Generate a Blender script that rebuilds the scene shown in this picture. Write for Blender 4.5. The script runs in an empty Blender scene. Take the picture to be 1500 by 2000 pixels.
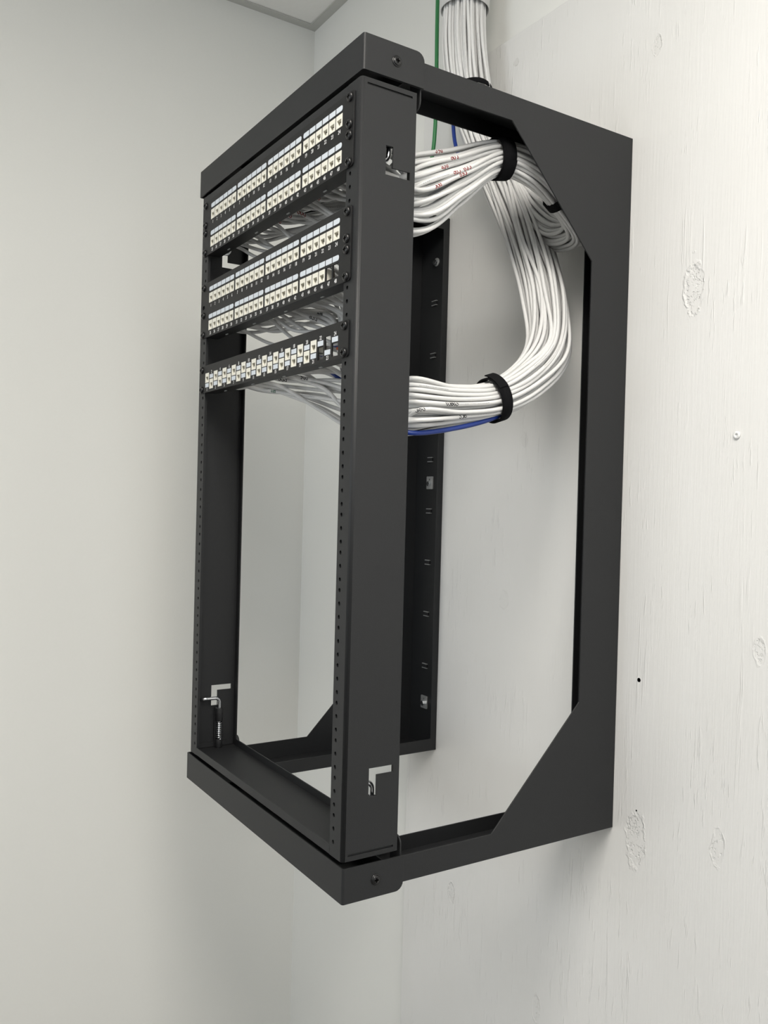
import bpy, bmesh, math, random
import numpy as np
from mathutils import Vector, Matrix
random.seed(7)
rng = np.random.default_rng(7)
sc = bpy.context.scene
COL = sc.collection
MM = 0.001

# ------------------------------------------------------------------ camera
CAM = (855.03, -501.92, 470.54)
YAW, PITCH, ROLL, FPX = 0.5681, -0.0124, 0.0261, 1677.35
def cam_axes():
    f = np.array([-math.cos(YAW)*math.cos(PITCH), math.sin(YAW)*math.cos(PITCH), math.sin(PITCH)])
    r = np.cross(f, [0, 0, 1.0]); r /= np.linalg.norm(r); u = np.cross(r, f)
    c, s = math.cos(ROLL), math.sin(ROLL)
    return c*r + s*u, -s*r + c*u, f
CR, CU, CF = cam_axes()
cd = bpy.data.cameras.new('camera'); cam = bpy.data.objects.new('camera', cd); COL.objects.link(cam)
cd.sensor_width = 36.0; cd.lens = FPX/2000*36.0; cd.clip_start = 0.02
M = Matrix.Identity(4)
for i in range(3):
    M[i][0] = CR[i]; M[i][1] = CU[i]; M[i][2] = -CF[i]; M[i][3] = CAM[i]*MM
cam.matrix_world = M
sc.camera = cam

# ------------------------------------------------------------------ world, lights, exposure
wd = bpy.data.worlds.new('world'); sc.world = wd; wd.use_nodes = True
bg = wd.node_tree.nodes['Background']; bg.inputs[0].default_value = (0.75, 0.86, 1.0, 1); bg.inputs[1].default_value = 0.6
def area(name, loc, rot, sx, sy, power, col):
    l = bpy.data.lights.new(name, 'AREA'); l.shape = 'RECTANGLE'; l.size = sx; l.size_y = sy
    l.energy = power; l.color = col
    o = bpy.data.objects.new(name, l); COL.objects.link(o); o.location = loc; o.rotation_euler = rot
    return o
WIN_F = (-0.85, 0.65, -0.2, 1.15)                        # x0 x1 z0 z1 of the window behind the photographer
WIN_R = (-0.75, 0.15, 0.2, 1.4)                        # y0 y1 z0 z1 of the glazed opening to the right
COOL = (0.91, 0.96, 1.0)
area('front_window_daylight', ((WIN_F[0]+WIN_F[1])/2, -3.12, (WIN_F[2]+WIN_F[3])/2), (math.radians(90), 0, 0), WIN_F[1]-WIN_F[0], WIN_F[3]-WIN_F[2], 28, COOL)
area('right_window_daylight', (2.72, (WIN_R[0]+WIN_R[1])/2, (WIN_R[2]+WIN_R[3])/2), (0, math.radians(90), 0), WIN_R[3]-WIN_R[2], WIN_R[1]-WIN_R[0], 11, COOL)
LAMPS = [(0.85, -0.50, 1.595, 33), (2.05, -0.50, 1.595, 12)]
for (lx, ly, lz, lpw) in LAMPS:
    area('ceiling_lamp_light', (lx, ly, lz-0.012), (0, 0, 0), 1.06, 0.56, lpw, (1.0, 0.95, 0.87))
sc.view_settings.view_transform = 'Standard'
try: sc.view_settings.look = 'None'
except Exception: pass
sc.view_settings.gamma = 1.0; sc.view_settings.use_curve_mapping = False
sc.view_settings.exposure = -0.03

# ------------------------------------------------------------------ materials
def new_mat(name):
    m = bpy.data.materials.new(name); m.use_nodes = True
    return m, m.node_tree, m.node_tree.nodes['Principled BSDF']
def N(nt, t, **kw):
    n = nt.nodes.new(t)
    for k, v in kw.items(): setattr(n, k, v)
    return n
def simple(name, col, rough=0.5, metal=0.0, nscale=0, nstr=0.0, var=0.0, spec=0.5):
    m, nt, b = new_mat(name)
    b.inputs['Base Color'].default_value = (*col, 1); b.inputs['Roughness'].default_value = rough
    b.inputs['Metallic'].default_value = metal; b.inputs['Specular IOR Level'].default_value = spec
    tc = N(nt, 'ShaderNodeTexCoord')
    if nscale:
        n = N(nt, 'ShaderNodeTexNoise'); n.inputs['Scale'].default_value = nscale; n.inputs['Detail'].default_value = 3
        nt.links.new(tc.outputs['Object'], n.inputs['Vector'])
        if nstr:
            bp = N(nt, 'ShaderNodeBump'); bp.inputs['Strength'].default_value = nstr; bp.inputs['Distance'].default_value = 0.0005
            nt.links.new(n.outputs['Fac'], bp.inputs['Height']); nt.links.new(bp.outputs['Normal'], b.inputs['Normal'])
        if var:
            mx = N(nt, 'ShaderNodeMix', data_type='RGBA')
            mx.inputs['A'].default_value = (*[c*(1-var) for c in col], 1); mx.inputs['B'].default_value = (*[min(1, c*(1+var)) for c in col], 1)
            nt.links.new(n.outputs['Fac'], mx.inputs['Factor']); nt.links.new(mx.outputs['Result'], b.inputs['Base Color'])
    return m
MAT = {}
MAT['steel'] = simple('charcoal_powder_coat', (0.0128, 0.0136, 0.0150), 0.52, 0, 900, 0.25, 0.06, 0.42)
MAT['panel'] = simple('black_panel_paint', (0.0055, 0.0055, 0.006), 0.5, 0, 900, 0.15, 0.05, 0.36)
MAT['screw'] = simple('black_oxide', (0.006, 0.006, 0.0065), 0.3, 0, 200, 0, 0.1)
MAT['recess_shade'] = simple('recess_shade_black', (0.001, 0.001, 0.001), 0.9, 0, 100, 0, 0.1, 0.05)
MAT['chrome'] = simple('bright_zinc', (0.75, 0.77, 0.80), 0.18, 1.0, 60, 0, 0.05)
MAT['zinc'] = simple('dull_zinc', (0.42, 0.43, 0.43), 0.45, 0.6, 150, 0, 0.2)
MAT['jack'] = simple('cream_plastic', (0.82, 0.80, 0.71), 0.4, 0, 40, 0, 0.02)
MAT['socket'] = simple('contacts_and_cavity_shade', (0.16, 0.14, 0.11), 0.5, 0, 60, 0, 0.1)
MAT['label'] = simple('pale_label', (0.66, 0.71, 0.77), 0.35, 0, 40, 0, 0.02)
MAT['ink'] = simple('white_ink', (0.84, 0.84, 0.84), 0.5, 0, 40, 0, 0.02)
MAT['cable'] = simple('white_cable_jacket', (0.69, 0.69, 0.685), 0.38, 0, 30, 0, 0.04)
MAT['green'] = simple('green_jacket', (0.03, 0.22, 0.07), 0.4, 0, 30, 0, 0.05)
MAT['blue'] = simple('blue_jacket', (0.008, 0.035, 0.23), 0.38, 0, 30, 0, 0.05)
MAT['velcro'] = simple('black_hook_tape', (0.008, 0.008, 0.009), 0.95, 0, 1500, 0.8, 0.3, 0.1)
MAT['sleeve'] = simple('white_wrap', (0.80, 0.80, 0.79), 0.25, 0, 60, 0.15, 0.02)
MAT['red'] = simple('red_marker', (0.26, 0.008, 0.008), 0.6, 0, 60, 0, 0.1)
MAT['black'] = simple('black_marker', (0.01, 0.01, 0.015), 0.6, 0, 60, 0, 0.1)
MAT['grey'] = simple('grey_print', (0.33, 0.33, 0.34), 0.6, 0, 60, 0, 0.1)
MAT['greenink'] = simple('green_marker', (0.01, 0.12, 0.06), 0.6, 0, 60, 0, 0.1)
MAT['orange'] = simple('orange_wire', (0.55, 0.10, 0.02), 0.4, 0, 60, 0, 0.1)
MAT['trim'] = simple('grey_ceiling_trim', (0.52, 0.52, 0.49), 0.5, 0, 40, 0, 0.03)
MAT['tile'] = simple('ceiling_tile', (0.88, 0.87, 0.84), 0.9, 0, 120, 0.3, 0.03)
MAT['floor'] = simple('floor_vinyl', (0.16, 0.155, 0.15), 0.5, 0, 15, 0, 0.15)
MAT['grey_wall'] = simple('grey_painted_wall', (0.5, 0.5, 0.485), 0.7, 0, 200, 0.05, 0.03)
MAT['frame'] = simple('window_frame_paint', (0.75, 0.75, 0.74), 0.4, 0, 40, 0, 0.03)
MAT['wall'] = simple('painted_drywall', (0.82, 0.82, 0.79), 0.75, 0, 220, 0.06, 0.012)
m, nt, b = new_mat('lamp_diffuser'); b.inputs['Emission Color'].default_value = (1, 0.96, 0.9, 1); b.inputs['Emission Strength'].default_value = 1.0
b.inputs['Base Color'].default_value = (0.9, 0.9, 0.9, 1); MAT['diffuser'] = m
m, nt, b = new_mat('window_glass'); nt.nodes.remove(b)
tr = N(nt, 'ShaderNodeBsdfTransparent'); gl = N(nt, 'ShaderNodeBsdfGlossy'); gl.inputs['Roughness'].default_value = 0.03
mx = N(nt, 'ShaderNodeMixShader'); mx.inputs[0].default_value = 0.06
nt.links.new(tr.outputs[0], mx.inputs[1]); nt.links.new(gl.outputs[0], mx.inputs[2])
nt.links.new(mx.outputs[0], nt.nodes['Material Output'].inputs['Surface']); MAT['glass'] = m

def plywood_material():
    m, nt, b = new_mat('white_painted_plywood')
    L = nt.links.new
    tc = N(nt, 'ShaderNodeTexCoord'); P = tc.outputs['Object']
    def noise(sx, sz, detail, dist=0.0, rough=0.55):
        mp = N(nt, 'ShaderNodeMapping'); mp.inputs['Scale'].default_value = (sx, 1, sz); L(P, mp.inputs['Vector'])
        n = N(nt, 'ShaderNodeTexNoise'); n.inputs['Scale'].default_value = 1; n.inputs['Detail'].default_value = detail
        n.inputs['Distortion'].default_value = dist; n.inputs['Roughness'].default_value = rough
        L(mp.outputs[0], n.inputs['Vector']); return n.outputs['Fac']
    def mth(op, a, bb=None, clamp=False):
        n = N(nt, 'ShaderNodeMath', operation=op); n.use_clamp = clamp
        for i, v in enumerate((a, bb)):
            if v is None: continue
            if isinstance(v, (int, float)): n.inputs[i].default_value = v
            else: L(v, n.inputs[i])
        return n.outputs[0]
    def ramp(v, a, c):
        n = N(nt, 'ShaderNodeMapRange'); n.interpolation_type = 'SMOOTHSTEP'
        n.inputs['From Min'].default_value = a; n.inputs['From Max'].default_value = c; L(v, n.inputs['Value']); return n.outputs[0]
    fine = noise(380, 16, 3)
    grain = noise(95, 5.0, 4, 0.6)
    ridge = ramp(grain, 0.58, 0.74)
    gate = ramp(noise(9, 3.2, 2), 0.50, 0.66)
    dash = mth('MULTIPLY', ramp(noise(230, 24, 2), 0.60, 0.72), ramp(noise(14, 7, 2), 0.46, 0.62))
    flake = ramp(noise(330, 260, 2), 0.52, 0.62)
    patchy = ramp(noise(120, 90, 2), 0.42, 0.60)
    blot = noise(7, 4, 3)
    sep = N(nt, 'ShaderNodeSeparateXYZ'); L(P, sep.inputs[0])
    wob = noise(60, 60, 2)
    h = mth('ADD', mth('ADD', mth('MULTIPLY', fine, 0.26), mth('MULTIPLY', dash, 0.42)), mth('MULTIPLY', mth('MULTIPLY', ridge, gate), 0.7))
    # knots: centre x, z, half width, half height (mm), depth
    knots = [(36.7, 1116, 9, 14, .5, .10), (110, 762, 16, 42, 1.2, .03), (41, 6, 18, 40, .9, .05), (-378, -236, 10, 20, .9, .06),
             (-240, 640, 16, 12, .35, .09), (-330, 640, 9, 10, .5, .16), (-214, 578, 9, 12, .3, .10), (172, 40, 10, 24, .6, .04),
             (222, 300, 10, 20, .5, .03), (-150, -330, 10, 22, .5, .04), (-262, 1215, 7, 8, .6, .22), (-255, 310, 12, 16, .4, .05), (190, -240, 12, 20, .5, .04)]
    dark = None
    for (kx, kz, rx, rz, dep, dk) in knots:
        dx = mth('DIVIDE', mth('SUBTRACT', sep.outputs[0], kx*MM), rx*MM)
        dz = mth('DIVIDE', mth('SUBTRACT', sep.outputs[2], kz*MM), rz*MM)
        d = mth('SQRT', mth('ADD', mth('MULTIPLY', dx, dx), mth('MULTIPLY', dz, dz)))
        d = mth('ADD', d, mth('MULTIPLY', mth('SUBTRACT', wob, 0.5), 0.9))
        inside = mth('SUBTRACT', 1.0, ramp(d, 0.80, 1.0))
        rim = mth('MULTIPLY', ramp(d, 0.72, 0.95), mth('SUBTRACT', 1.0, ramp(d, 0.97, 1.12)))
        rim = mth('MULTIPLY', rim, patchy)
        h = mth('SUBTRACT', h, mth('MULTIPLY', mth('ADD', mth('MULTIPLY', inside, 0.35), mth('MULTIPLY', mth('MULTIPLY', flake, patchy), inside)), dep*0.95))
        h = mth('ADD', h, mth('MULTIPLY', rim, dep*0.6))
        t = mth('MULTIPLY', mth('ADD', mth('MULTIPLY', rim, 1.0), mth('MULTIPLY', inside, 0.45)), dk)
        dark = t if dark is None else mth('ADD', dark, t)
    bp = N(nt, 'ShaderNodeBump'); bp.inputs['Strength'].default_value = 0.55; bp.inputs['Distance'].default_value = 0.0022
    L(h, bp.inputs['Height']); L(bp.outputs[0], b.inputs['Normal'])
    mx = N(nt, 'ShaderNodeMix', data_type='RGBA'); mx.inputs['A'].default_value = (0.74, 0.735, 0.715, 1); mx.inputs['B'].default_value = (0.80, 0.795, 0.785, 1)
    L(blot, mx.inputs['Factor'])
    m2 = N(nt, 'ShaderNodeMix', data_type='RGBA'); m2.inputs['B'].default_value = (0.22, 0.19, 0.15, 1)
    L(mx.outputs['Result'], m2.inputs['A']); L(dark, m2.inputs['Factor']); m2.clamp_factor = True
    L(m2.outputs['Result'], b.inputs['Base Color'])
    b.inputs['Roughness'].default_value = 0.42; b.inputs['Specular IOR Level'].default_value = 0.4
    return m
MAT['ply'] = plywood_material()

# ------------------------------------------------------------------ mesh helpers (mm in, metres out)
def mat4(o, ex, ey, ez):
    m = Matrix.Identity(4)
    for i in range(3): m[i][0], m[i][1], m[i][2], m[i][3] = ex[i], ey[i], ez[i], o[i]
    return m
class MB:
    def __init__(s): s.v = []; s.f = []; s.mi = []; s.sm = []
    def add(s, v, f, mi=0, smooth=False):
        o = len(s.v); s.v += [tuple(p) for p in v]; s.f += [tuple(i+o for i in q) for q in f]
        s.mi += [mi]*len(f); s.sm += [smooth]*len(f); return s
    def box(s, x0, x1, y0, y1, z0, z1, mi=0):
        x0, x1 = sorted((x0, x1)); y0, y1 = sorted((y0, y1)); z0, z1 = sorted((z0, z1))
        v = [(x, y, z) for x in (x0, x1) for y in (y0, y1) for z in (z0, z1)]
        return s.add(v, [(0, 1, 3, 2), (4, 6, 7, 5), (0, 4, 5, 1), (2, 3, 7, 6), (0, 2, 6, 4), (1, 5, 7, 3)], mi)
    def plate(s, outer, holes, t, frame, mi=0):
        """flat plate with holes: 2-D outlines, thickness t, placed by a 4x4 frame (u, v, w)"""
        cu = bpy.data.curves.new('t', 'CURVE'); cu.dimensions = '2D'; cu.fill_mode = 'BOTH'; cu.extrude = t/2
        for pl in [outer]+list(holes):
            sp = cu.splines.new('POLY'); sp.points.add(len(pl)-1); sp.use_cyclic_u = True
            for p, (a, c) in zip(sp.points, pl): p.co = (a, c, 0, 1)
        ob = bpy.data.objects.new('t', cu); me = bpy.data.meshes.new_from_object(ob)
        s.add([frame @ v.co for v in me.vertices], [tuple(p.vertices) for p in me.polygons], mi)
        bpy.data.objects.remove(ob); bpy.data.curves.remove(cu); bpy.data.meshes.remove(me)
        return s
    def lathe(s, prof, frame, n=16, mi=0, smooth=True):
        """prof: (radius, height) about frame's w axis"""
        v = []; f = []
        for (r, h) in prof:
            for k in range(n):
                a = 2*math.pi*k/n; v.append(frame @ Vector((r*math.cos(a), r*math.sin(a), h)))
        for i in range(len(prof)-1):
            for k in range(n):
                k2 = (k+1) % n; f.append((i*n+k, i*n+k2, (i+1)*n+k2, (i+1)*n+k))
        s.add(v, f, mi, smooth)
        m = len(prof)-1
        s.add([v[k] for k in range(n)][::-1], [tuple(range(n))], mi); s.add([v[m*n+k] for k in range(n)], [tuple(range(n))], mi)
        return s
    def tube(s, pts, r, n=8, mi=0, closed=False, caps=True):
        pts = np.asarray(pts, float); m = len(pts)
        T = np.gradient(pts, axis=0); T /= np.linalg.norm(T, axis=1)[:, None]+1e-12
        a = np.array([0, 0, 1.0]) if abs(T[0][2]) < .9 else np.array([1.0, 0, 0])
        e = np.cross(T[0], a); e /= np.linalg.norm(e); v = []
        ca = np.cos(np.arange(n)*2*math.pi/n); sa = np.sin(np.arange(n)*2*math.pi/n)
        rr = r if hasattr(r, '__len__') else [r]*m
        for i in range(m):
            e = e-T[i]*(e@T[i]); e /= np.linalg.norm(e); g = np.cross(T[i], e)
            for k in range(n): v.append(tuple(pts[i]+rr[i]*(ca[k]*e+sa[k]*g)))
        f = []
        for i in range(m-1):
            for k in range(n):
                k2 = (k+1) % n; f.append((i*n+k, i*n+k2, (i+1)*n+k2, (i+1)*n+k))
        if caps: f.append(tuple(range(n))[::-1]); f.append(tuple((m-1)*n+k for k in range(n)))
        return s.add(v, f, mi, True)
    def mesh(s, name, mats):
        me = bpy.data.meshes.new(name)
        me.from_pydata([(a*MM, b_*MM, c*MM) for a, b_, c in s.v], [], s.f)
        for k in (mats if isinstance(mats, (list, tuple)) else [mats]): me.materials.append(MAT[k])
        me.polygons.foreach_set('material_index', s.mi); me.polygons.foreach_set('use_smooth', s.sm)
        me.update(); return me
    def build(s, name, mats, parent=None, bevel=0.0):
        bm = bmesh.new(); me = s.mesh(name, mats); bm.from_mesh(me); bmesh.ops.remove_doubles(bm, verts=bm.verts, dist=1e-6)
        bmesh.ops.recalc_face_normals(bm, faces=bm.faces); bm.to_mesh(me); bm.free()
        o = bpy.data.objects.new(name, me); COL.objects.link(o)
        if parent is not None: o.parent = parent
        if bevel:
            bv = o.modifiers.new('bevel', 'BEVEL'); bv.width = bevel*MM; bv.segments = 2; bv.limit_method = 'ANGLE'; bv.angle_limit = math.radians(50)
        return o
def tag(o, label=None, cat=None, group=None, kind=None):
    for k, v in (('label', label), ('category', cat), ('group', group), ('kind', kind)):
        if v: o[k] = v
    return o
def thing(name, label, cat, group=None):
    o = bpy.data.objects.new(name, None); COL.objects.link(o); o.empty_display_size = 0.05
    return tag(o, label, cat, group)
def inst(name, me, parent=None, loc=(0, 0, 0), label=None):
    o = bpy.data.objects.new(name, me); COL.objects.link(o); o.location = [c*MM for c in loc]
    if parent is not None: o.parent = parent
    if label: o['label'] = label
    return o
FYZ = lambda x: mat4((x, 0, 0), (0, 1, 0), (0, 0, 1), (1, 0, 0))     # u=y v=z, normal x
FXZ = lambda y: mat4((0, y, 0), (1, 0, 0), (0, 0, 1), (0, -1, 0))    # u=x v=z, normal -y
FXY = lambda z: mat4((0, 0, z), (1, 0, 0), (0, 1, 0), (0, 0, 1))
def rect(a0, a1, b0, b1): return [(a0, b0), (a1, b0), (a1, b1), (a0, b1)]
def rrect(a0, a1, b0, b1, r, corners=(1, 1, 1, 1), n=5):
    out = []
    for (cx, cy, s0, on) in ((a0+r, b0+r, 180, corners[0]), (a1-r, b0+r, 270, corners[1]), (a1-r, b1-r, 0, corners[2]), (a0+r, b1-r, 90, corners[3])):
        if on:
            for k in range(n+1):
                a = math.radians(s0+90*k/n); out.append((cx+r*math.cos(a), cy+r*math.sin(a)))
        else:
            out.append({180: (a0, b0), 270: (a1, b0), 0: (a1, b1), 90: (a0, b1)}[s0])
    return out
def circ(cx, cy, r, n=8): return [(cx+r*math.cos(2*math.pi*k/n), cy+r*math.sin(2*math.pi*k/n)) for k in range(n)]

# ------------------------------------------------------------------ the room
XL, YB, XR, YF, ZF, ZC = -1028, 464, 2600, -3000, -1100, 1613
def struct(name, mb, mats, parent=None):
    o = mb.build(name, mats, parent)
    if parent is None: o['kind'] = 'structure'
    return o
struct('floor', MB().box(XL-100, XR+100, YF-100, YB+100, ZF-60, ZF), 'floor')
struct('ceiling', MB().box(XL-100, XR+100, YF-100, YB+100, ZC, ZC+60), 'tile')
struct('wall_back', MB().box(XL-100, XR+100, YB, YB+100, ZF, ZC), 'wall')
struct('wall_left', MB().box(XL-100, XL, YF, YB, ZF, ZC), 'wall')
FW = [v*1000 for v in WIN_F]; RW = [v*1000 for v in WIN_R]
struct('wall_front', MB().plate(rect(XL-100, XR+100, ZF, ZC), [rect(*FW)], 100, FXZ(YF-50)), 'grey_wall')
struct('wall_right', MB().plate(rect(YF, YB, ZF, ZC), [rect(*RW)], 100, FYZ(XR+50)), 'grey_wall')
# wall-angle trim of the suspended ceiling
struct('trim_1', MB().box(XL, XR, YB-22, YB, ZC-3, ZC-0.5), 'trim')
struct('trim_2', MB().box(XL, XL+22, YF, YB-22, ZC-3, ZC-0.5), 'trim')
# windows out of the picture
def window(name, a0, a1, z0, z1, F, d):
    fm = MB(); a = 45; mid = (a0+a1)/2
    fm.plate(rect(a0, a1, z0, z1), [rect(a0+a, mid-20, z0+a, z1-a), rect(mid+20, a1-a, z0+a, z1-a)], 60, F(d))
    o = struct(name, fm, 'frame')
    for p0, p1 in ((a0+a, mid-20), (mid+20, a1-a)): MB().plate(rect(p0, p1, z0+a, z1-a), [], 4, F(d)).build('pane', 'glass', o)
window('window_1', *FW, FXZ, YF-50); window('window_2', *RW, FYZ, XR+50)
# ceiling lamp
for (lx, ly, lz, lpw), txt in zip(LAMPS, ('long ceiling light panel above and in front of the rack', 'long ceiling light panel nearest the glazed opening in the side wall')):
    lp = thing('ceiling_light', txt, 'ceiling light'); lp.location = (lx, ly, lz)
    fr = MB().plate(rect(-560, 560, -300, 300), [rect(-545, 545, -285, 285)], 18, FXY(9)); fr.build('frame', 'frame', lp)
    MB().box(-544, 544, -284, 284, 4, 12).build('diffuser', 'diffuser', lp)

# plywood backboard
YW = 451.3
ply = MB().box(-530, 1900, YW, YB-0.4, ZF+2, 1262).build('plywood_backboard', 'ply', None, 1.0)
tag(ply, 'white painted plywood sheet with knots and raised grain fixed behind the rack', 'plywood')
sm = MB().lathe([(5.0, 0), (5.0, 1.5), (4.2, 2.4), (1.6, 2.6), (1.6, 1.2)], mat4((181.7, YW, 565.2), (1, 0, 0), (0, 0, 1), (0, -1, 0)), 14)
tag(sm.build('wood_screw', 'sleeve'), 'white painted screw head in the plywood beside the rack', 'screw')
def nail(px, pz, r, label):
    mb = MB().lathe([(r, 0), (r, 0.25), (r*0.6, 0.3)], mat4((px, YW, pz), (1, 0, 0), (0, 0, 1), (0, -1, 0)), 10)  # near-black disc: shade inside a small hole put into the colour
    tag(mb.build('nail_hole', 'recess_shade'), label, 'nail hole')
nail(37.7, 229.4, 3.0, 'dark disc standing for a small nail hole in the plywood beside the lower side plate')
nail(40.0, 46.1, 1.2, 'dark disc standing for a tiny hole in the plywood above the big round knot')

# ------------------------------------------------------------------ wall rack
Wd, H, D = 525.6, 1008.4, YW-0.3
rack = thing('equipment_rack', 'charcoal steel open-frame wall rack with swing gate bolted to the plywood', 'rack')
rack.location = (-Wd/2*MM, D*MM, 0)
RO = Vector((Wd/2, -D, 0))
class RB(MB):                                         # builds in world mm, stored relative to the rack's base
    def build(s, name, mats, parent=None, bevel=0.0):
        if parent is not None: s.v = [tuple(Vector(p)+RO) for p in s.v]
        return MB.build(s, name, mats, parent, bevel)
def arcpts(c, r, a0, a1, n=6): return [(c[0]+r*math.cos(math.radians(a0+(a1-a0)*k/n)), c[1]+r*math.sin(math.radians(a0+(a1-a0)*k/n))) for k in range(n+1)]

def crossbar(name, top):
    m = RB(); z0, z1 = (H-42, H) if top else (0, 42)
    zi, zo = (z0, z1) if top else (z1, z0)             # inner / outer edge
    # front plate, rounded to side returns
    prof = [(-Wd+3, 0), (-3, 0)] + arcpts((-3, 3), 3, -90, 0, 4)[1:] + [(0, 85), (-2, 85), (-2, 4)] + arcpts((-4, 4), 2, 0, -90, 3)[1:] \
        + [(-Wd+4, 2)] + arcpts((-Wd+4, 4), 2, -90, -180, 3)[1:] + [(-Wd+2, 85), (-Wd, 85), (-Wd, 3)] + arcpts((-Wd+3, 3), 3, 180, 270, 4)[1:-1]
    # rounded end corner on each return: cut by building returns as plates
    front = [p for p in prof if p[1] < 10]
    m.plate([(x, min(y, 9)) for x, y in prof], [], z1-z0, mat4((0, 0, (z0+z1)/2), (1, 0, 0), (0, 1, 0), (0, 0, 1)))
    cz = (0, 0, 1, 0) if top else (0, 1, 0, 0)
    for x in (-1, -Wd+1): m.plate(rrect(9, 85, z0, z1, 11, cz), [], 2, FYZ(x))
    zs = z1-1 if top else z0+1
    m.box(-Wd+2, -2, 2, 72, zs-1, zs+1)
    la, lb = (z1-30, z1-2) if top else (z0+2, z0+30); m.box(-Wd+3, -3, 70, 72, la, lb)   # unseen rear lip, added as a baffle against light through the gap                # outer web
    # rear stop tabs, rounded
    za, zb = (z0-24, z1-8) if top else (z0+8, z1+22)
    cc = (1, 1, 0, 0) if top else (0, 0, 1, 1)
    for xa, xb in ((-26, -4), (-Wd+4, -Wd+24)): m.plate(rrect(xa, xb, za, zb, 10, cc), [], 2, FXZ(83))
    return m.build(name, 'steel', rack, 0.5)
crossbar('top_crossbar', True); crossbar('bottom_crossbar', False)

ZA0, ZA1 = 8.6, 998.5
SLOTZ = [848, 749, 650, 552, 454.5, 357, 259, 160]
def side_frame(right):
    sg = 1 if right else -1
    xo = -2.2 if right else -Wd+2.2                    # outer face
    wf = 76 if right else 87
    X = lambda d: xo-sg*d                              # d mm inwards
    m = RB()
    out = [(12, ZA1), (12, ZA1-32), (226, ZA1-32), (377, 811), (377, 198), (224, ZA0+32), (12, ZA0+32), (12, ZA0), (D, ZA0), (D, ZA1)]
    m.plate(out, [], 2, FYZ(X(1)))
    m.box(X(2), X(wf), 12, D, ZA1-2, ZA1).box(X(2), X(wf), 12, D, ZA0, ZA0+2)
    wx0, wx1 = sorted((X(2), X(wf)))
    xs = X(50)
    m.plate(rect(wx0, wx1, ZA0+2, ZA1-2), [], 2, FXZ(D-1))
    xl = X(wf-1); lh = 22
    m.plate([(86, ZA0+2), (D-2, ZA0+2), (D-2, ZA1-2), (86, ZA1-2), (86, ZA1-lh), (D-13, ZA1-lh), (D-13, ZA0+lh), (86, ZA0+lh)], [], 2, FYZ(xl))
    o = m.build('side_frame', 'steel', rack, 0.4)
    for z in SLOTZ:                                    # pressed bridges for cable ties
        b_ = RB(); b_.box(xs-6.5, xs+6.5, D-4.6, D-2.6, z-3.2, z+3.2)
        b_.box(xs-7.5, xs+7.5, D-5.4, D-2.3, z-4.6, z-3.2, 1).box(xs-7.5, xs+7.5, D-5.4, D-2.3, z+3.2, z+4.6, 1)
        b_.build('tie_bridge', ['steel', 'zinc'], o)
    for z, big in ((925, False), (507, True), (90, True)):
        w = RB()
        if big: w.plate(rrect(xs-10, xs+10, z-11, z+13, 1.5), [circ(xs-1, z+7, 1.8, 10)], 2, FXZ(D-3.2))
        else: w.lathe([(8, 0), (8, 1.5), (6, 2)], mat4((xs+2, D-2, z), (1, 0, 0), (0, 0, 1), (0, -1, 0)), 16)
        wo_ = w.build('washer', 'zinc', o, 0.3)
        bx = xs+2 if not big else xs
        RB().lathe([(5.2, 0), (5.2, 4.0), (4.4, 4.6)], mat4((bx, D-4.2, z-1), (1, 0, 0), (0, 0, 1), (0, -1, 0)), 6, smooth=False).build('bolt', 'chrome', wo_ if False else o, 0.3)
    return o
side_frame(True); side_frame(False)

def cross_screw_mesh(r=5.4, h=3.0, flange=0.0):
    m = MB(); F = Matrix.Identity(4)
    if flange: m.lathe([(flange, 0), (flange, 0.7), (r, 0.9)], F, 18)
    m.lathe([(r, 0.3), (r, h*0.45), (r*0.86, h*0.78), (r*0.6, h*0.95), (r*0.3, h)], F, 18)
    w, l = r*0.16, r*0.5
    m.box(-l, l, -w, w, h*0.6, h+0.06, 1).box(-w, w, -l, l, h*0.6, h+0.06, 1)  # black cross set proud of the head: recess shade put into the colour
    return m
def oriented(mb, frame):
    mb.v = [tuple(frame @ Vector(p)) for p in mb.v]; return mb
FRONT = mat4((0, 0, 0), (1, 0, 0), (0, 0, 1), (0, -1, 0))
SIDE = mat4((0, 0, 0), (0, 1, 0), (0, 0, 1), (1, 0, 0))
SIDEL = mat4((0, 0, 0), (0, -1, 0), (0, 0, 1), (-1, 0, 0))
panel_screw = oriented(cross_screw_mesh(5.6, 3.4), FRONT).mesh('panel_screw', ['screw', 'recess_shade'])
frame_screw = oriented(cross_screw_mesh(5.4, 2.6, 6.6), SIDE).mesh('frame_screw', ['screw', 'recess_shade'])
frame_screw_l = oriented(cross_screw_mesh(5.4, 2.6, 6.6), SIDEL).mesh('frame_screw_l', ['screw', 'recess_shade'])
for z in (987.6, 21.0):
    inst('screw', frame_screw, rack, Vector((0, 45.5, z))+RO)
    inst('screw', frame_screw_l, rack, Vector((-Wd, 45.5, z))+RO)

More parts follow.
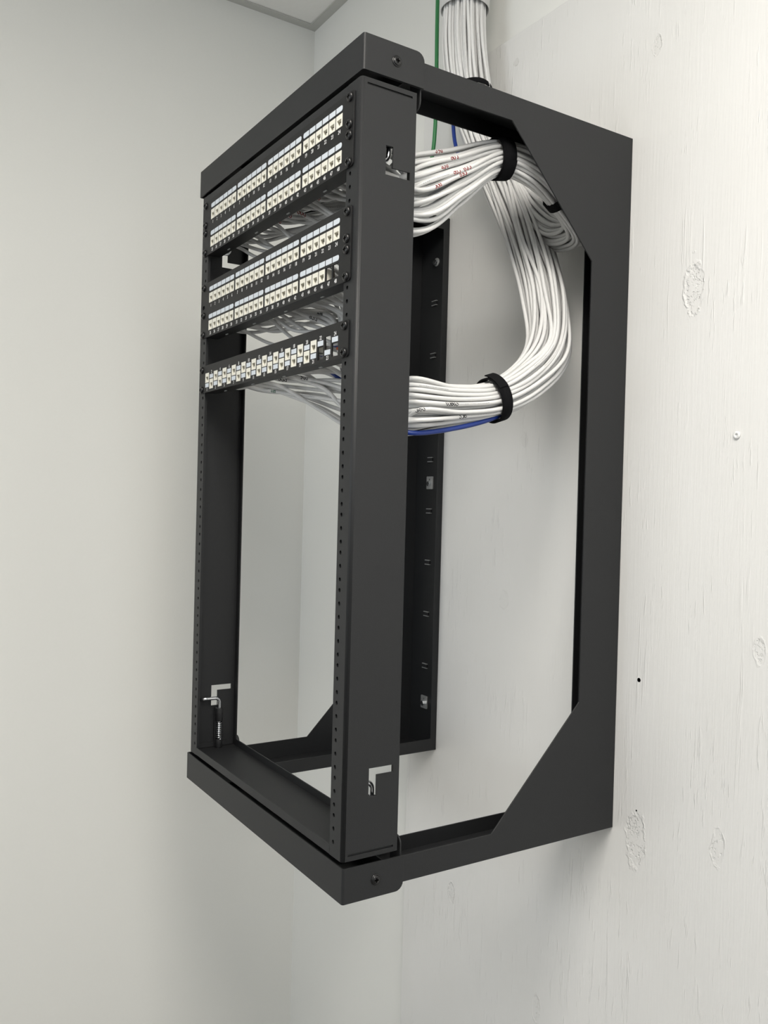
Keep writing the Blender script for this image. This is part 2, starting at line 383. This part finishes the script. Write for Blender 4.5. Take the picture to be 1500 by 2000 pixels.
# swing gate
GX0, GX1, GZ0, GZ1, GD = -511.0, -3.0, 48.5, 960.0, 77.0
GC = -257.0; ZT = (H+889)/2; U = 44.45
HX = (GC-232.55, GC+232.55)
for top in (True, False):
    gm = RB()
    zo, s = (GZ1, -1) if top else (GZ0, 1)
    gm.box(GX0+3, GX1-3, 3, GD-1, zo, zo+s*2)                  # web
    gm.box(GX0+29, GX1-29, 0, 2, zo+s*0.2, zo+s*12)            # front lip
    gm.box(GX0+13, GX1-13, GD-2, GD, zo+s*0.2, zo+s*13)        # rear lip
    gm.build('gate_rail', 'steel', rack, 0.5)
def gate_post(right):
    sg = 1 if right else -1
    xo = GX1 if right else GX0
    m = RB(); X = lambda d: xo-sg*d; r = 4.5
    fa, fb = sorted((X(r), X(30)))
    hx = HX[1] if right else HX[0]
    holes = [circ(hx, ZT-k*U-dz, 2.6, 10) for k in range(20) for dz in (6.35, 22.2, 38.1)]
    m.plate(rect(fa, fb, GZ0, GZ1), holes, 2, FXZ(1))
    # rounded bend
    n = 6; v = []; f = []
    for k in range(n+1):
        a_ = math.radians(90*k/n); 
        for rr in (r, r-2):
            for z in (GZ0, GZ1): v.append((X(r-rr*math.sin(a_)), r-rr*math.cos(a_), z))
    for k in range(n):
        i = 4*k; j = i+4
        f += [(i, i+1, j+1, j), (i+2, j+2, j+3, i+3), (i, j, j+2, i+2), (i+1, i+3, j+3, j+1)]
    m.add(v, f, 0, True)
    slots = [[(35.5, 854.2), (70, 854.2), (70, 863.6), (45.5, 863.6), (45.5, 888.4), (35.5, 888.4)],
             [(34.2, 120), (45, 120), (45, 145.4), (69.2, 145.4), (69.2, 154.2), (34.2, 154.2)],
             rect(8, 71, GZ1-8.2, GZ1-5.6), rect(8, 71, GZ0+5.6, GZ0+8.2)]
    m.plate(rect(r, GD, GZ0, GZ1), slots, 2, FYZ(X(1)))
    ba, bb = sorted((X(2), X(14)))
    m.box(ba, bb, GD-2, GD, GZ0, GZ1)
    m.box(hx-6, hx+6, 2.2, 5, GZ0+14, GZ1-14)           # backing strip, added so no light shows through the holes
    for zs in (GZ1-6.9, GZ0+6.9): m.box(X(2), X(4), 5, 74, zs-4, zs+4)  # unseen backing, added so the slots stay dark
    return m.build('gate_post', 'steel', rack, 0)
post_r = gate_post(True); post_l = gate_post(False)
def spring_pin(right, top):
    sg = 1 if right else -1
    x = (GX1 if right else GX0)-sg*10.5; y = 45.5
    s = -1 if top else 1; zb = GZ1-2.5 if top else GZ0+2.5
    Z = lambda d: zb+s*d
    m = RB()
    FZ = mat4((x, y, Z(0)), (1, 0, 0), (0, 1, 0), (0, 0, s))
    m.lathe([(6, 0), (6, 14)], FZ, 16).lathe([(6, 44), (6, 66)], FZ, 16).box(x+sg*4.5, x+sg*8.4, y-6, y+6, Z(0), Z(66))
    o = m.build('spring_pin', 'steel', rack, 0.3)
    c = RB()
    t = np.linspace(0, 9, 110); c.tube([(x+4.6*math.cos(2*math.pi*q), y+4.6*math.sin(2*math.pi*q), Z(14+30*q/9)) for q in t], 0.9, 6)
    c.build('spring', 'chrome', o)
    h = RB(); pts = [(x, y, Z(2)), (x, y, Z(40)), (x, y, Z(72))] + [(x, y-8+8*math.cos(a_), Z(75+8*math.sin(a_))) for a_ in np.linspace(0, math.pi/2, 8)] + [(x, y-20, Z(83)), (x, y-34, Z(83))]
    h.tube(pts, 3.0, 10); h.build('pull_handle', 'chrome', o)
for r_ in (True, False):
    for t_ in (True, False): spring_pin(r_, t_)

# ------------------------------------------------------------------ patch panels
def text_mesh(items, size, frame):
    m = MB()
    for s, x, z in items:
        cu = bpy.data.curves.new('t', 'FONT'); cu.body = s; cu.size = size; cu.align_x = 'CENTER'; cu.align_y = 'CENTER'; cu.extrude = 0.05; cu.offset = 0.035; cu.resolution_u = 3
        ob = bpy.data.objects.new('t', cu); me = bpy.data.meshes.new_from_object(ob)
        m.add([frame @ Vector((v.co.x*0.86+x, v.co.y+z, v.co.z)) for v in me.vertices], [tuple(p.vertices) for p in me.polygons])
        bpy.data.objects.remove(ob); bpy.data.curves.remove(cu); bpy.data.meshes.remove(me)
    return m
JW, JH = 15.6, 15.8
def jack_mesh():
    F = mat4((0, 5.0, 0), (1, 0, 0), (0, 0, 1), (0, -1, 0))
    op = [(-5.0, 1.9), (-5.0, -3.2), (-3.1, -3.2), (-3.1, -5.0), (-1.8, -5.0), (-1.8, -6.2), (1.8, -6.2), (1.8, -5.0), (3.1, -5.0), (3.1, -3.2), (5.0, -3.2), (5.0, 1.9)]
    m = MB().plate(rect(-JW/2+.25, JW/2-.25, -JH/2+.25, JH/2-.25), [op], 11, F)
    m.box(-JW/2+.6, JW/2-.6, 10.4, 14, -JH/2+.6, JH/2-.6, 1)  # dark back wall: cavity shade put into the colour
    for k in range(8): m.box(-4.0+k*1.05, -3.4+k*1.05, 3.0, 10.5, 0.8, 1.5, 1)
    return m.mesh('jack', ['jack', 'socket'])
JACK = jack_mesh()
def label_mesh(w, h, corners, name):
    return MB().plate(rrect(-w/2, w/2, -h/2, h/2, min(2.6, h/2-.1), corners, 4), [], 0.3, FXZ(0)).mesh(name, 'label')
LAB_M = label_mesh(15.0, 6.6, (0, 0, 0, 0), 'label_mid'); LAB_L = label_mesh(15.0, 6.6, (1, 0, 0, 1), 'label_first'); LAB_R = label_mesh(15.0, 6.6, (0, 1, 1, 0), 'label_last')
LAB_S = label_mesh(14.2, 6.2, (0, 0, 0, 0), 'label_small')
PX0, PX1 = GC-241.3, GC+241.3
YP = -2.0                                                  # panel face
JACKS = {1: [], 2: [], 3: []}
def panel(idx, utop, nu, label, missing, skip_screws=()):
    t = thing('patch_panel', label, 'patch panel')
    zt = ZT-utop*U; ph = nu*U-0.8
    t.location = (GC*MM, 0, (zt-ph)*MM)
    PO = Vector((-GC, 0, -(zt-ph)))
    ports = []; texts = []; labs = []
    if nu == 2:
        for row in range(2):
            for k in range(24):
                x = -466.5+(k//6)*107.3+(k % 6)*17.25+JW/2+0.6
                dz = 44.0*row
                ports.append((k+1+24*row, x, zt-26.0-dz)); texts.append((str(k+1+24*row), x+0.4, zt-39.0-dz))
                labs.append((x, zt-11.9-dz, LAB_L if k % 6 == 0 else LAB_R if k % 6 == 5 else LAB_M))
    else:
        for k in range(24):
            x = -474.5+k*18.25+JW/2
            odd = k % 2 == 0
            ports.append((k+1, x, zt-(20.5 if odd else 31.4))); labs.append((x, zt-(32.5 if odd else 19.2), LAB_S))
            texts.append((str(k+1), x, zt-(39.4 if odd else 12.6)))
    hw, hh = (JW/2, JH/2)
    m = MB()
    holes = [rect(x-hw+.4, x+hw-.4, z-hh+.1, z+hh-.1) for _, x, z in ports]
    hz = []
    for u_ in range(nu): hz += [zt-u_*U-6.35, zt-u_*U-38.1]
    for z in hz:
        for hx in HX: holes.append(rrect(hx-5, hx+5, z-3.3, z+3.3, 3.2))
    m.plate(rrect(PX0, PX1, zt-ph, zt, 4), holes, 1.8, FXZ(YP+0.9))
    # folded top and bottom flanges behind the face
    xa, xb = PX0+19, PX1-19
    m.box(xa, xb, YP+1.8, 20, zt-ph+0.2, zt-ph+1.8).box(xa, xb, YP+1.8, 20, zt-2.2, zt-0.6)
    m.box(xa, xb, 18.4, 20, zt-ph+1.8, zt-ph+6).v = m.v
    m.v = [tuple(Vector(p)+PO) for p in m.v]
    fp = m.build('face_plate', 'panel', t, 0.3)
    for q in range(4):                                     # small bright tie tabs under the fold
        xq = xa+55+q*105
        tb = MB().box(xq-4, xq+4, 12, 13.6, zt-ph-0.9, zt-ph+0.2); tb.v = [tuple(Vector(p)+PO) for p in tb.v]; tb.build('tie_tab', 'zinc', fp)
    for n_, x, z in ports:
        if n_ in missing: continue
        inst('jack', JACK, t, Vector((x, YP+0.2, z))+PO)
        JACKS[idx].append((n_, x, z))
    for x, z, me in labs: inst('port_label', me, t, Vector((x, YP-0.15, z))+PO)
    tm = text_mesh(texts, 7.0, FXZ(YP-0.05)); tm.v = [tuple(Vector(p)+PO) for p in tm.v]
    tag(tm.build('printed_numbers', 'ink', t), kind='stuff')
    for side, hx in enumerate(HX):
        for i, z in enumerate(hz):
            if (side, i) in skip_screws: continue
            inst('screw', panel_screw, t, Vector((hx, YP, z))+PO)
    return t
panel(1, 0, 2, 'black patch panel, two full rows of cream jacks, topmost in the rack', ())
panel(2, 3, 2, 'black two-row patch panel with ports 47 and 48 left empty', (47, 48), ((0, 1),))
panel(3, 6, 1, 'slim black patch panel with one staggered row of cream jacks', (22, 23, 24))

# ------------------------------------------------------------------ cables
RC = 2.85
def crom(P, per=10):
    P = np.asarray(P, float); Q = np.vstack([2*P[0]-P[1], P, 2*P[-1]-P[-2]]); out = []
    for i in range(1, len(Q)-2):
        p0, p1, p2, p3 = Q[i-1], Q[i], Q[i+1], Q[i+2]
        d = lambda a, b_: max(np.linalg.norm(b_-a), 1e-6)**0.5
        t0 = 0; t1 = d(p0, p1); t2 = t1+d(p1, p2); t3 = t2+d(p2, p3)
        k = per
        for t in np.linspace(t1, t2, k, endpoint=False):
            A1 = (t1-t)/(t1-t0)*p0+(t-t0)/(t1-t0)*p1; A2 = (t2-t)/(t2-t1)*p1+(t-t1)/(t2-t1)*p2; A3 = (t3-t)/(t3-t2)*p2+(t-t2)/(t3-t2)*p3
            B1 = (t2-t)/(t2-t0)*A1+(t-t0)/(t2-t0)*A2; B2 = (t3-t)/(t3-t1)*A2+(t-t1)/(t3-t1)*A3
            out.append((t2-t)/(t2-t1)*B1+(t-t1)/(t2-t1)*B2)
    out.append(P[-1]); return np.array(out)
def hexdisc(n, pitch):
    c = []
    for i in range(-12, 13):
        for j in range(-12, 13): c.append(((i+0.5*(j % 2))*pitch, j*pitch*0.866))
    c = np.array(c)+np.array([0.13, 0.07])*pitch
    c = c[np.argsort((c**2).sum(1))][:n]; return c
def frames(C):
    C = np.asarray(C, float); T = np.gradient(C, axis=0); T /= np.linalg.norm(T, axis=1)[:, None]
    e = np.cross(T[0], [0, 1.0, 0]); e /= np.linalg.norm(e); E1 = []; E2 = []
    for t in T:
        e = e-t*(e@t); e /= np.linalg.norm(e); E1.append(e); E2.append(np.cross(t, e))
    return np.array(E1), np.array(E2), T
# shared trunk from the ceiling, then two branches (centre lines)
TRUNK = [(-338, 398, 1480), (-338, 398, 1340), (-332, 397, 1250), (-312, 395, 1160), (-268, 393, 1065)]
LOW = TRUNK+[(-202, 388, 965), (-142, 385, 868), (-97, 380, 775), (-62, 352, 690), (-52, 300, 640), (-54, 250, 613), (-57, 180, 600), (-58, 108, 594)]
UPP = TRUNK+[(-200, 392, 978), (-142, 398, 912), (-92, 400, 876), (-42, 392, 872), (-34, 345, 905), (-38, 295, 930), (-54, 250, 939), (-58, 185, 914), (-54, 110, 860)]
ST = [6.1, 6.1, 6.4, 6.2, 6.2]
SL = ST+[6.8, 7.6, 7.9, 7.0, 6.3, 5.9, 6.5, 8.4]
SU = ST+[6.4, 6.4, 6.4, 6.2, 6.1, 6.0, 5.8, 7.6, 10.0]
LOOSE = {'L': [0.6, 1, 3, 3, 3, 4, 5.5, 5, 3.5, 2, .8, 1.5, 2.5], 'U': [0.6, 1, 3, 3, 3, 3, 2.5, 2.5, 2.5, 2.5, 2, .8, 4, 6]}
n1, n2, n3 = len(JACKS[1]), len(JACKS[2]), len(JACKS[3])
allj = [(1,)+j for j in JACKS[1]]+[(2,)+j for j in JACKS[2]]+[(3,)+j for j in JACKS[3]]
dT = hexdisc(len(allj)+1, 1.0); 
# panel-1 strands take the rear half of the trunk, the others the front half
order = np.argsort(dT[:, 0]*0.25+dT[:, 1]); 
slotsU = dT[order[:n1]]; slotsL = dT[order[n1:]]
dU = hexdisc(n1, 1.0); dL = hexdisc(n2+n3+1, 1.0)
E1L, E2L, TL = frames(LOW); E1U, E2U, TU = frames(UPP)
def match(a, b_):                                          # keep neighbours together: sort both by angle sectors
    ia = np.lexsort((a[:, 1], np.round(a[:, 0]))); ib = np.lexsort((b_[:, 1], np.round(b_[:, 0])))
    res = np.zeros(len(a), int); res[ia] = ib; return res
mU = match(slotsU, dU); mL = match(slotsL, dL)
CABLES = []
def lerp(a, b_, t): return a+(b_-a)*t
def make_path(kind, i, jack):
    C, E1, E2, S = (np.array(UPP, float), E1U, E2U, SU) if kind == 'U' else (np.array(LOW, float), E1L, E2L, SL)
    s0 = slotsU[i] if kind == 'U' else slotsL[i]; s1 = dU[mU[i]] if kind == 'U' else dL[mL[i]]
    pts = []
    for k in range(len(C)):
        w = min(1, max(0, (k-3)/3.0)); ab = lerp(s0, s1, w)
        tw = 0.0 if k < 4 else 0.10*(k-4); c_, s_ = math.cos(tw), math.sin(tw); ab = np.array([ab[0]*c_-ab[1]*s_, ab[0]*s_+ab[1]*c_])
        loose = LOOSE[kind][k]
        p = C[k]+S[k]*(ab[0]*E1[k]+ab[1]*E2[k])+rng.normal(0, 0.55*loose, 3)
        if kind == 'U' and k == len(C)-1: p[2] = C[k][2]+(p[2]-C[k][2])*1.35; p[0] = C[k][0]+(p[0]-C[k][0])*0.5
        if p[1] > YW-RC-9: p[1] = YW-RC-9
        pts.append(p)
    if kind == 'U': pts[12] = 0.48*pts[11]+0.52*pts[13]+rng.normal(0, 2.0, 3)
    return pts
CP = np.array(CAM)
def to_px(P):
    d = np.asarray(P, float)-CP; z = d@CF
    return np.stack([750+FPX*(d@CR)/z, 1000-FPX*(d@CU)/z], -1), z
def finish(pts, jx, jz, kind, pidx):
    end = pts[-1]; xj = jx; span = abs(end[0]-xj); out = list(pts); V = lambda *a: np.array(a, float)
    yd = rng.uniform(84, 122); g = lambda s_: rng.normal(0, s_)
    far = min(1.0, span/300.0)
    if pidx == 1:
        low = rng.random() < 0.42                         # some strands sag into the gap, most stay behind the panel
        zr = jz-rng.uniform(26, 44) if low else jz-rng.uniform(2, 14)
        if span > 90:
            out.append(V(end[0]-14-span*0.10, rng.uniform(70, 92), lerp(end[2], zr, 0.22)-6+g(3)))
            out.append(V(end[0]-span*0.45, yd-4, lerp(end[2], zr, 0.85)+g(4)))
            out.append(V(xj+24+g(6), yd*0.72, lerp(zr, jz, 0.4)+g(3)))
        else: out.append(V(lerp(end[0], xj, .6), yd*0.85, lerp(end[2], jz-12, .6)))
    elif pidx == 2:
        low = rng.random() < 0.45
        zr = jz-rng.uniform(30, 52) if low else jz-rng.uniform(4, 18)
        out.append(V(-84+g(5), 92+g(4), end[2]+4+g(4)))
        out.append(V(-118-min(60, span*.15)+g(9), yd-8, 660+g(9)))
        if span > 130:
            out.append(V(end[0]-60-span*0.28, yd, lerp(690, zr, 0.62)+g(5)))
            out.append(V(end[0]-span*0.66, yd-8, zr+g(4)))
            out.append(V(xj+22+g(6), yd*0.72, lerp(zr, jz, 0.45)+g(3)))
        else: out.append(V(lerp(-100, xj, .6), yd*0.8, lerp(690, jz-14, .6)))
    else:
        if span > 90:
            out.append(V(end[0]-30-span*0.14, yd-4, lerp(end[2], jz, 0.06)-16+g(5)))
            out.append(V(end[0]-span*0.50, yd-16, lerp(end[2], jz, 0.36)-8+g(5)))
            out.append(V(xj+20+g(5), yd*0.66, lerp(end[2], jz, 0.84)+g(3)))
        else:
            out.append(V(-92+g(5), 96, 610+g(4))); out.append(V(xj+10, 82, 634+g(3)))
    out.append(V(xj+g(1.2), 44, jz-3+g(1))); out.append(V(xj, 26, jz)); out.append(V(xj, 15, jz))
    return out
LABEL = {1: ('white data cable behind port %d of the topmost patch panel', 'white cables of the topmost panel'),
         2: ('white data cable behind port %d of the panel that has two empty ports', 'white cables of the second panel'),
         3: ('white data cable behind port %d of the slim staggered panel', 'white cables of the slim panel')}
iu = il = 0
low_order = list(range(n2+n3)); 
def cable_obj(name, P, mat, label, cat, group=None, r=RC, n=10):
    o = MB().tube(P, r, n).build(name, mat)
    tag(o, label, cat, group); return o
for (pi, num, jx, jz) in allj:
    if pi == 1: pts = make_path('U', iu, None); iu += 1; kind = 'U'
    else: pts = make_path('L', il, None); il += 1; kind = 'L'
    P = crom(finish(pts, jx, jz, kind, pi), 9)
    o = cable_obj('data_cable', P, 'cable', LABEL[pi][0] % num, 'cable', LABEL[pi][1])
    CABLES.append((o, P, pi))

# blue cable along the left / underside of the lower bundle
off = [(-20, 0, 0), (-20, 0, 0), (-24, -6, 0), (-36, -10, -2), (-40, -22, -10), (-18, -6, 4), (0, 4, 2), (4, 6, 0), (8, 6, -4), (6, 6, -16), (8, 6, -21), (16, 0, -31), (14, -4, -36)]
pb = [np.array(LOW[k])+np.array(off[k]) for k in range(len(LOW))]
pb += [np.array([-84, 96, 572]), np.array([-140, 92, 612]), np.array([-200, 84, 646]), np.array([-212, 66, 664]), np.array([-150, 48, 670]), np.array([-72, 38, 660]), np.array([-50, 28, 652]), np.array([-47.5, 16, 651])]
Pb = crom(pb, 10)
bl = cable_obj('data_cable', Pb, 'blue', 'blue data cable running under the lower white bundle', 'cable', None, 3.3)
for k, (mt, dx, dz) in enumerate((('orange', -2.0, 2), ('orange', 1, 0.5), ('greenink', 2.6, 3), ('cable', 0, -1.6))):
    MB().tube([(-47.5+dx*.4, 15, 651), (-50+dx, 8, 651+dz), (-50+dx, 3.5, 651.5+dz)], 1.7, 8).build('conductor', mt, bl)
# second short blue sweep seen below the slim panel is the same cable's turn
# green earth wire
g = [(-440, 412, 1609), (-440, 412, 1480), (-438, 411, 1350), (-434, 410, 1230), (-433, 409, 1150), (-438, 408, 1105), (-452, 404, 1062), (-476, 398, 1015), (-500, 392, 965), (-517, 390, 925)]
cable_obj('earth_wire', crom(g, 10), 'green', 'green earth wire hanging beside the white cable trunk', 'wire', None, 3.6)

# white wrap round the trunk below the ceiling
sl = MB(); c0 = np.array([-338, 398]); nn = 40; v = []; f = []
lev = [(1607, 44), (1500, 44), (1420, 43.5), (1352, 43), (1318, 42), (1318, 40.5), (1352, 41.5), (1607, 42)]
sl.lathe([(r_, z_) for z_, r_ in lev[:5]]+[(40.6, 1318), (41.4, 1352), (42, 1607)], mat4((c0[0], c0[1], 0), (1, 0, 0), (0, 1, 0), (0, 0, 1)), nn)
sl.f = [q for q in sl.f if len(q) == 4]; sl.mi = [0]*len(sl.f); sl.sm = [True]*len(sl.f)
tag(sl.build('cable_sleeve', 'sleeve'), 'white plastic wrap round the cable trunk under the ceiling', 'cable sleeve')

# hook-and-loop straps
def strap(C, E1, E2, T, k, ra, rb, width, label, tail=0.0):
    c = np.array(C[k], float); e1, e2, t = E1[k], E2[k], T[k]
    n = 48; v = []; f = []
    for i in range(n):
        a_ = 2*math.pi*i/n; wob = 1+0.015*math.sin(3*a_)
        for rr in (0, 1.8):
            for w in (-width/2, width/2):
                v.append(c+(ra+rr)*wob*math.cos(a_)*e1+(rb+rr)*wob*math.sin(a_)*e2+w*t)
    for i in range(n):
        a_ = 4*i; b_ = 4*((i+1) % n)
        f += [(a_+2, a_+3, b_+3, b_+2), (a_, b_, b_+1, a_+1), (a_, a_+2, b_+2, b_), (a_+1, b_+1, b_+3, a_+3)]
    m = MB().add(v, f, 0, True)
    o = tag(m.build('cable_strap', 'velcro'), label, 'strap')
    if tail:
        # overlapping free end
        v = []; f = []; n = 14
        for i in range(n):
            a_ = tail-1.1*i/n; k_ = 2.2+(2.0*(1-i/n)**2)
            for rr in (0, 1.4):
                for w in (-width*.44, width*.44): v.append(c+(ra+k_+rr)*math.cos(a_)*e1+(rb+k_+rr)*math.sin(a_)*e2+w*t)
        for i in range(n-1):
            a_ = 4*i; b_ = a_+4
            f += [(a_+2, a_+3, b_+3, b_+2), (a_, b_, b_+1, a_+1), (a_, a_+2, b_+2, b_), (a_+1, b_+1, b_+3, a_+3)]
        f += [(0, 1, 3, 2), (4*n-4, 4*n-2, 4*n-1, 4*n-3)]
        MB().add(v, f).build('strap_end', 'velcro', o)
    return o
strap(UPP, E1U, E2U, TU, 11, 26, 26, 20, 'black hook-and-loop strap round the upper cable bundle under the top arm', 4.2)
strap(LOW, E1L, E2L, TL, 10, 29.5, 29.5, 17, 'black hook-and-loop strap round the lower curved cable bundle', 1.2)
strap(UPP, E1U, E2U, TU, 9, 24.5, 24.5, 13, 'black hook-and-loop strap tucked behind the upper gusset of the side plate')

strap(LOW, E1L, E2L, TL, 3, 37.5, 37.5, 9, 'black hook-and-loop strap round the vertical cable trunk behind the top arm')

# handwriting and print on the cable jackets
ALLP = np.vstack([P for _, P, _ in CABLES]); IDX = np.concatenate([np.full(len(P), i) for i, (_, P, _) in enumerate(CABLES)])
LOC = np.concatenate([np.arange(len(P)) for _, P, _ in CABLES]); PXA, ZA = to_px(ALLP)
def mark(px, mat, kind, name='pen_mark'):
    d = np.hypot(PXA[:, 0]-px[0], PXA[:, 1]-px[1]); cand = np.where(d < 9)[0]
    if len(cand) == 0: return
    j = cand[np.argmin(ZA[cand])]; o, P, _ = CABLES[IDX[j]]; k = int(np.clip(LOC[j], 3, len(P)-4))
    p = P[k]; t = P[k+1]-P[k-1]; t /= np.linalg.norm(t)
    view = CP-p; view -= t*(view@t); view /= np.linalg.norm(view); side = np.cross(t, view)
    def on(s, h):                                           # s along, h across (mm on jacket)
        # follow the cable's own curve
        ks = k; rem = s
        q = P[ks].copy(); step = 1 if rem > 0 else -1; rem = abs(rem)
        while 0 < ks+step < len(P)-1 and 0 < ks+step:
            seg = np.linalg.norm(P[ks+step]-P[ks])
            if seg >= rem: q = P[ks]+(P[ks+step]-P[ks])*rem/seg; break
            rem -= seg; ks += step; q = P[ks].copy()
        a_ = h/RC; return q+(RC+0.05)*(math.cos(a_)*view+math.sin(a_)*side)
    m = MB()
    if kind == 'scribble':
        s = -7.0
        for c_ in range(3):
            pts = [on(s+2.0+1.9*math.cos(a_)*(0.6+0.4*rng.random())+a_*0.25, 1.9*math.sin(a_*(1+0.3*rng.random()))) for a_ in np.linspace(rng.uniform(0, 2), rng.uniform(4.5, 7), 9)]
            m.tube(pts, 0.5, 5); s += 4.6
    else:
        s = -26.0
        while s < 26:
            L_ = rng.uniform(0.8, 2.2); m.tube([on(s, 0.2), on(s+L_*.5, 0.5), on(s+L_, 0.2)], 0.3, 4); s += L_+rng.uniform(0.7, 1.6)
    m.build(name, mat, o)
for px in ((860, 300), (890, 305), (872, 322), (908, 343), (850, 360), (912, 328), (893, 345), (615, 392), (598, 418), (560, 428), (540, 440)): mark(px, 'red', 'scribble')
for px in ((877, 785), (826, 806), (900, 822), (612, 618), (630, 605), (588, 738), (556, 748), (890, 792)): mark(px, 'black', 'scribble')
mark((540, 762), 'greenink', 'scribble')
for px in ((850, 352), (848, 756), (912, 110), (938, 90), (1085, 700), (930, 790), (1065, 690), (640, 400), (600, 770), (905, 60), (940, 815), (1110, 560)): mark(px, 'grey', 'print', 'jacket_print')
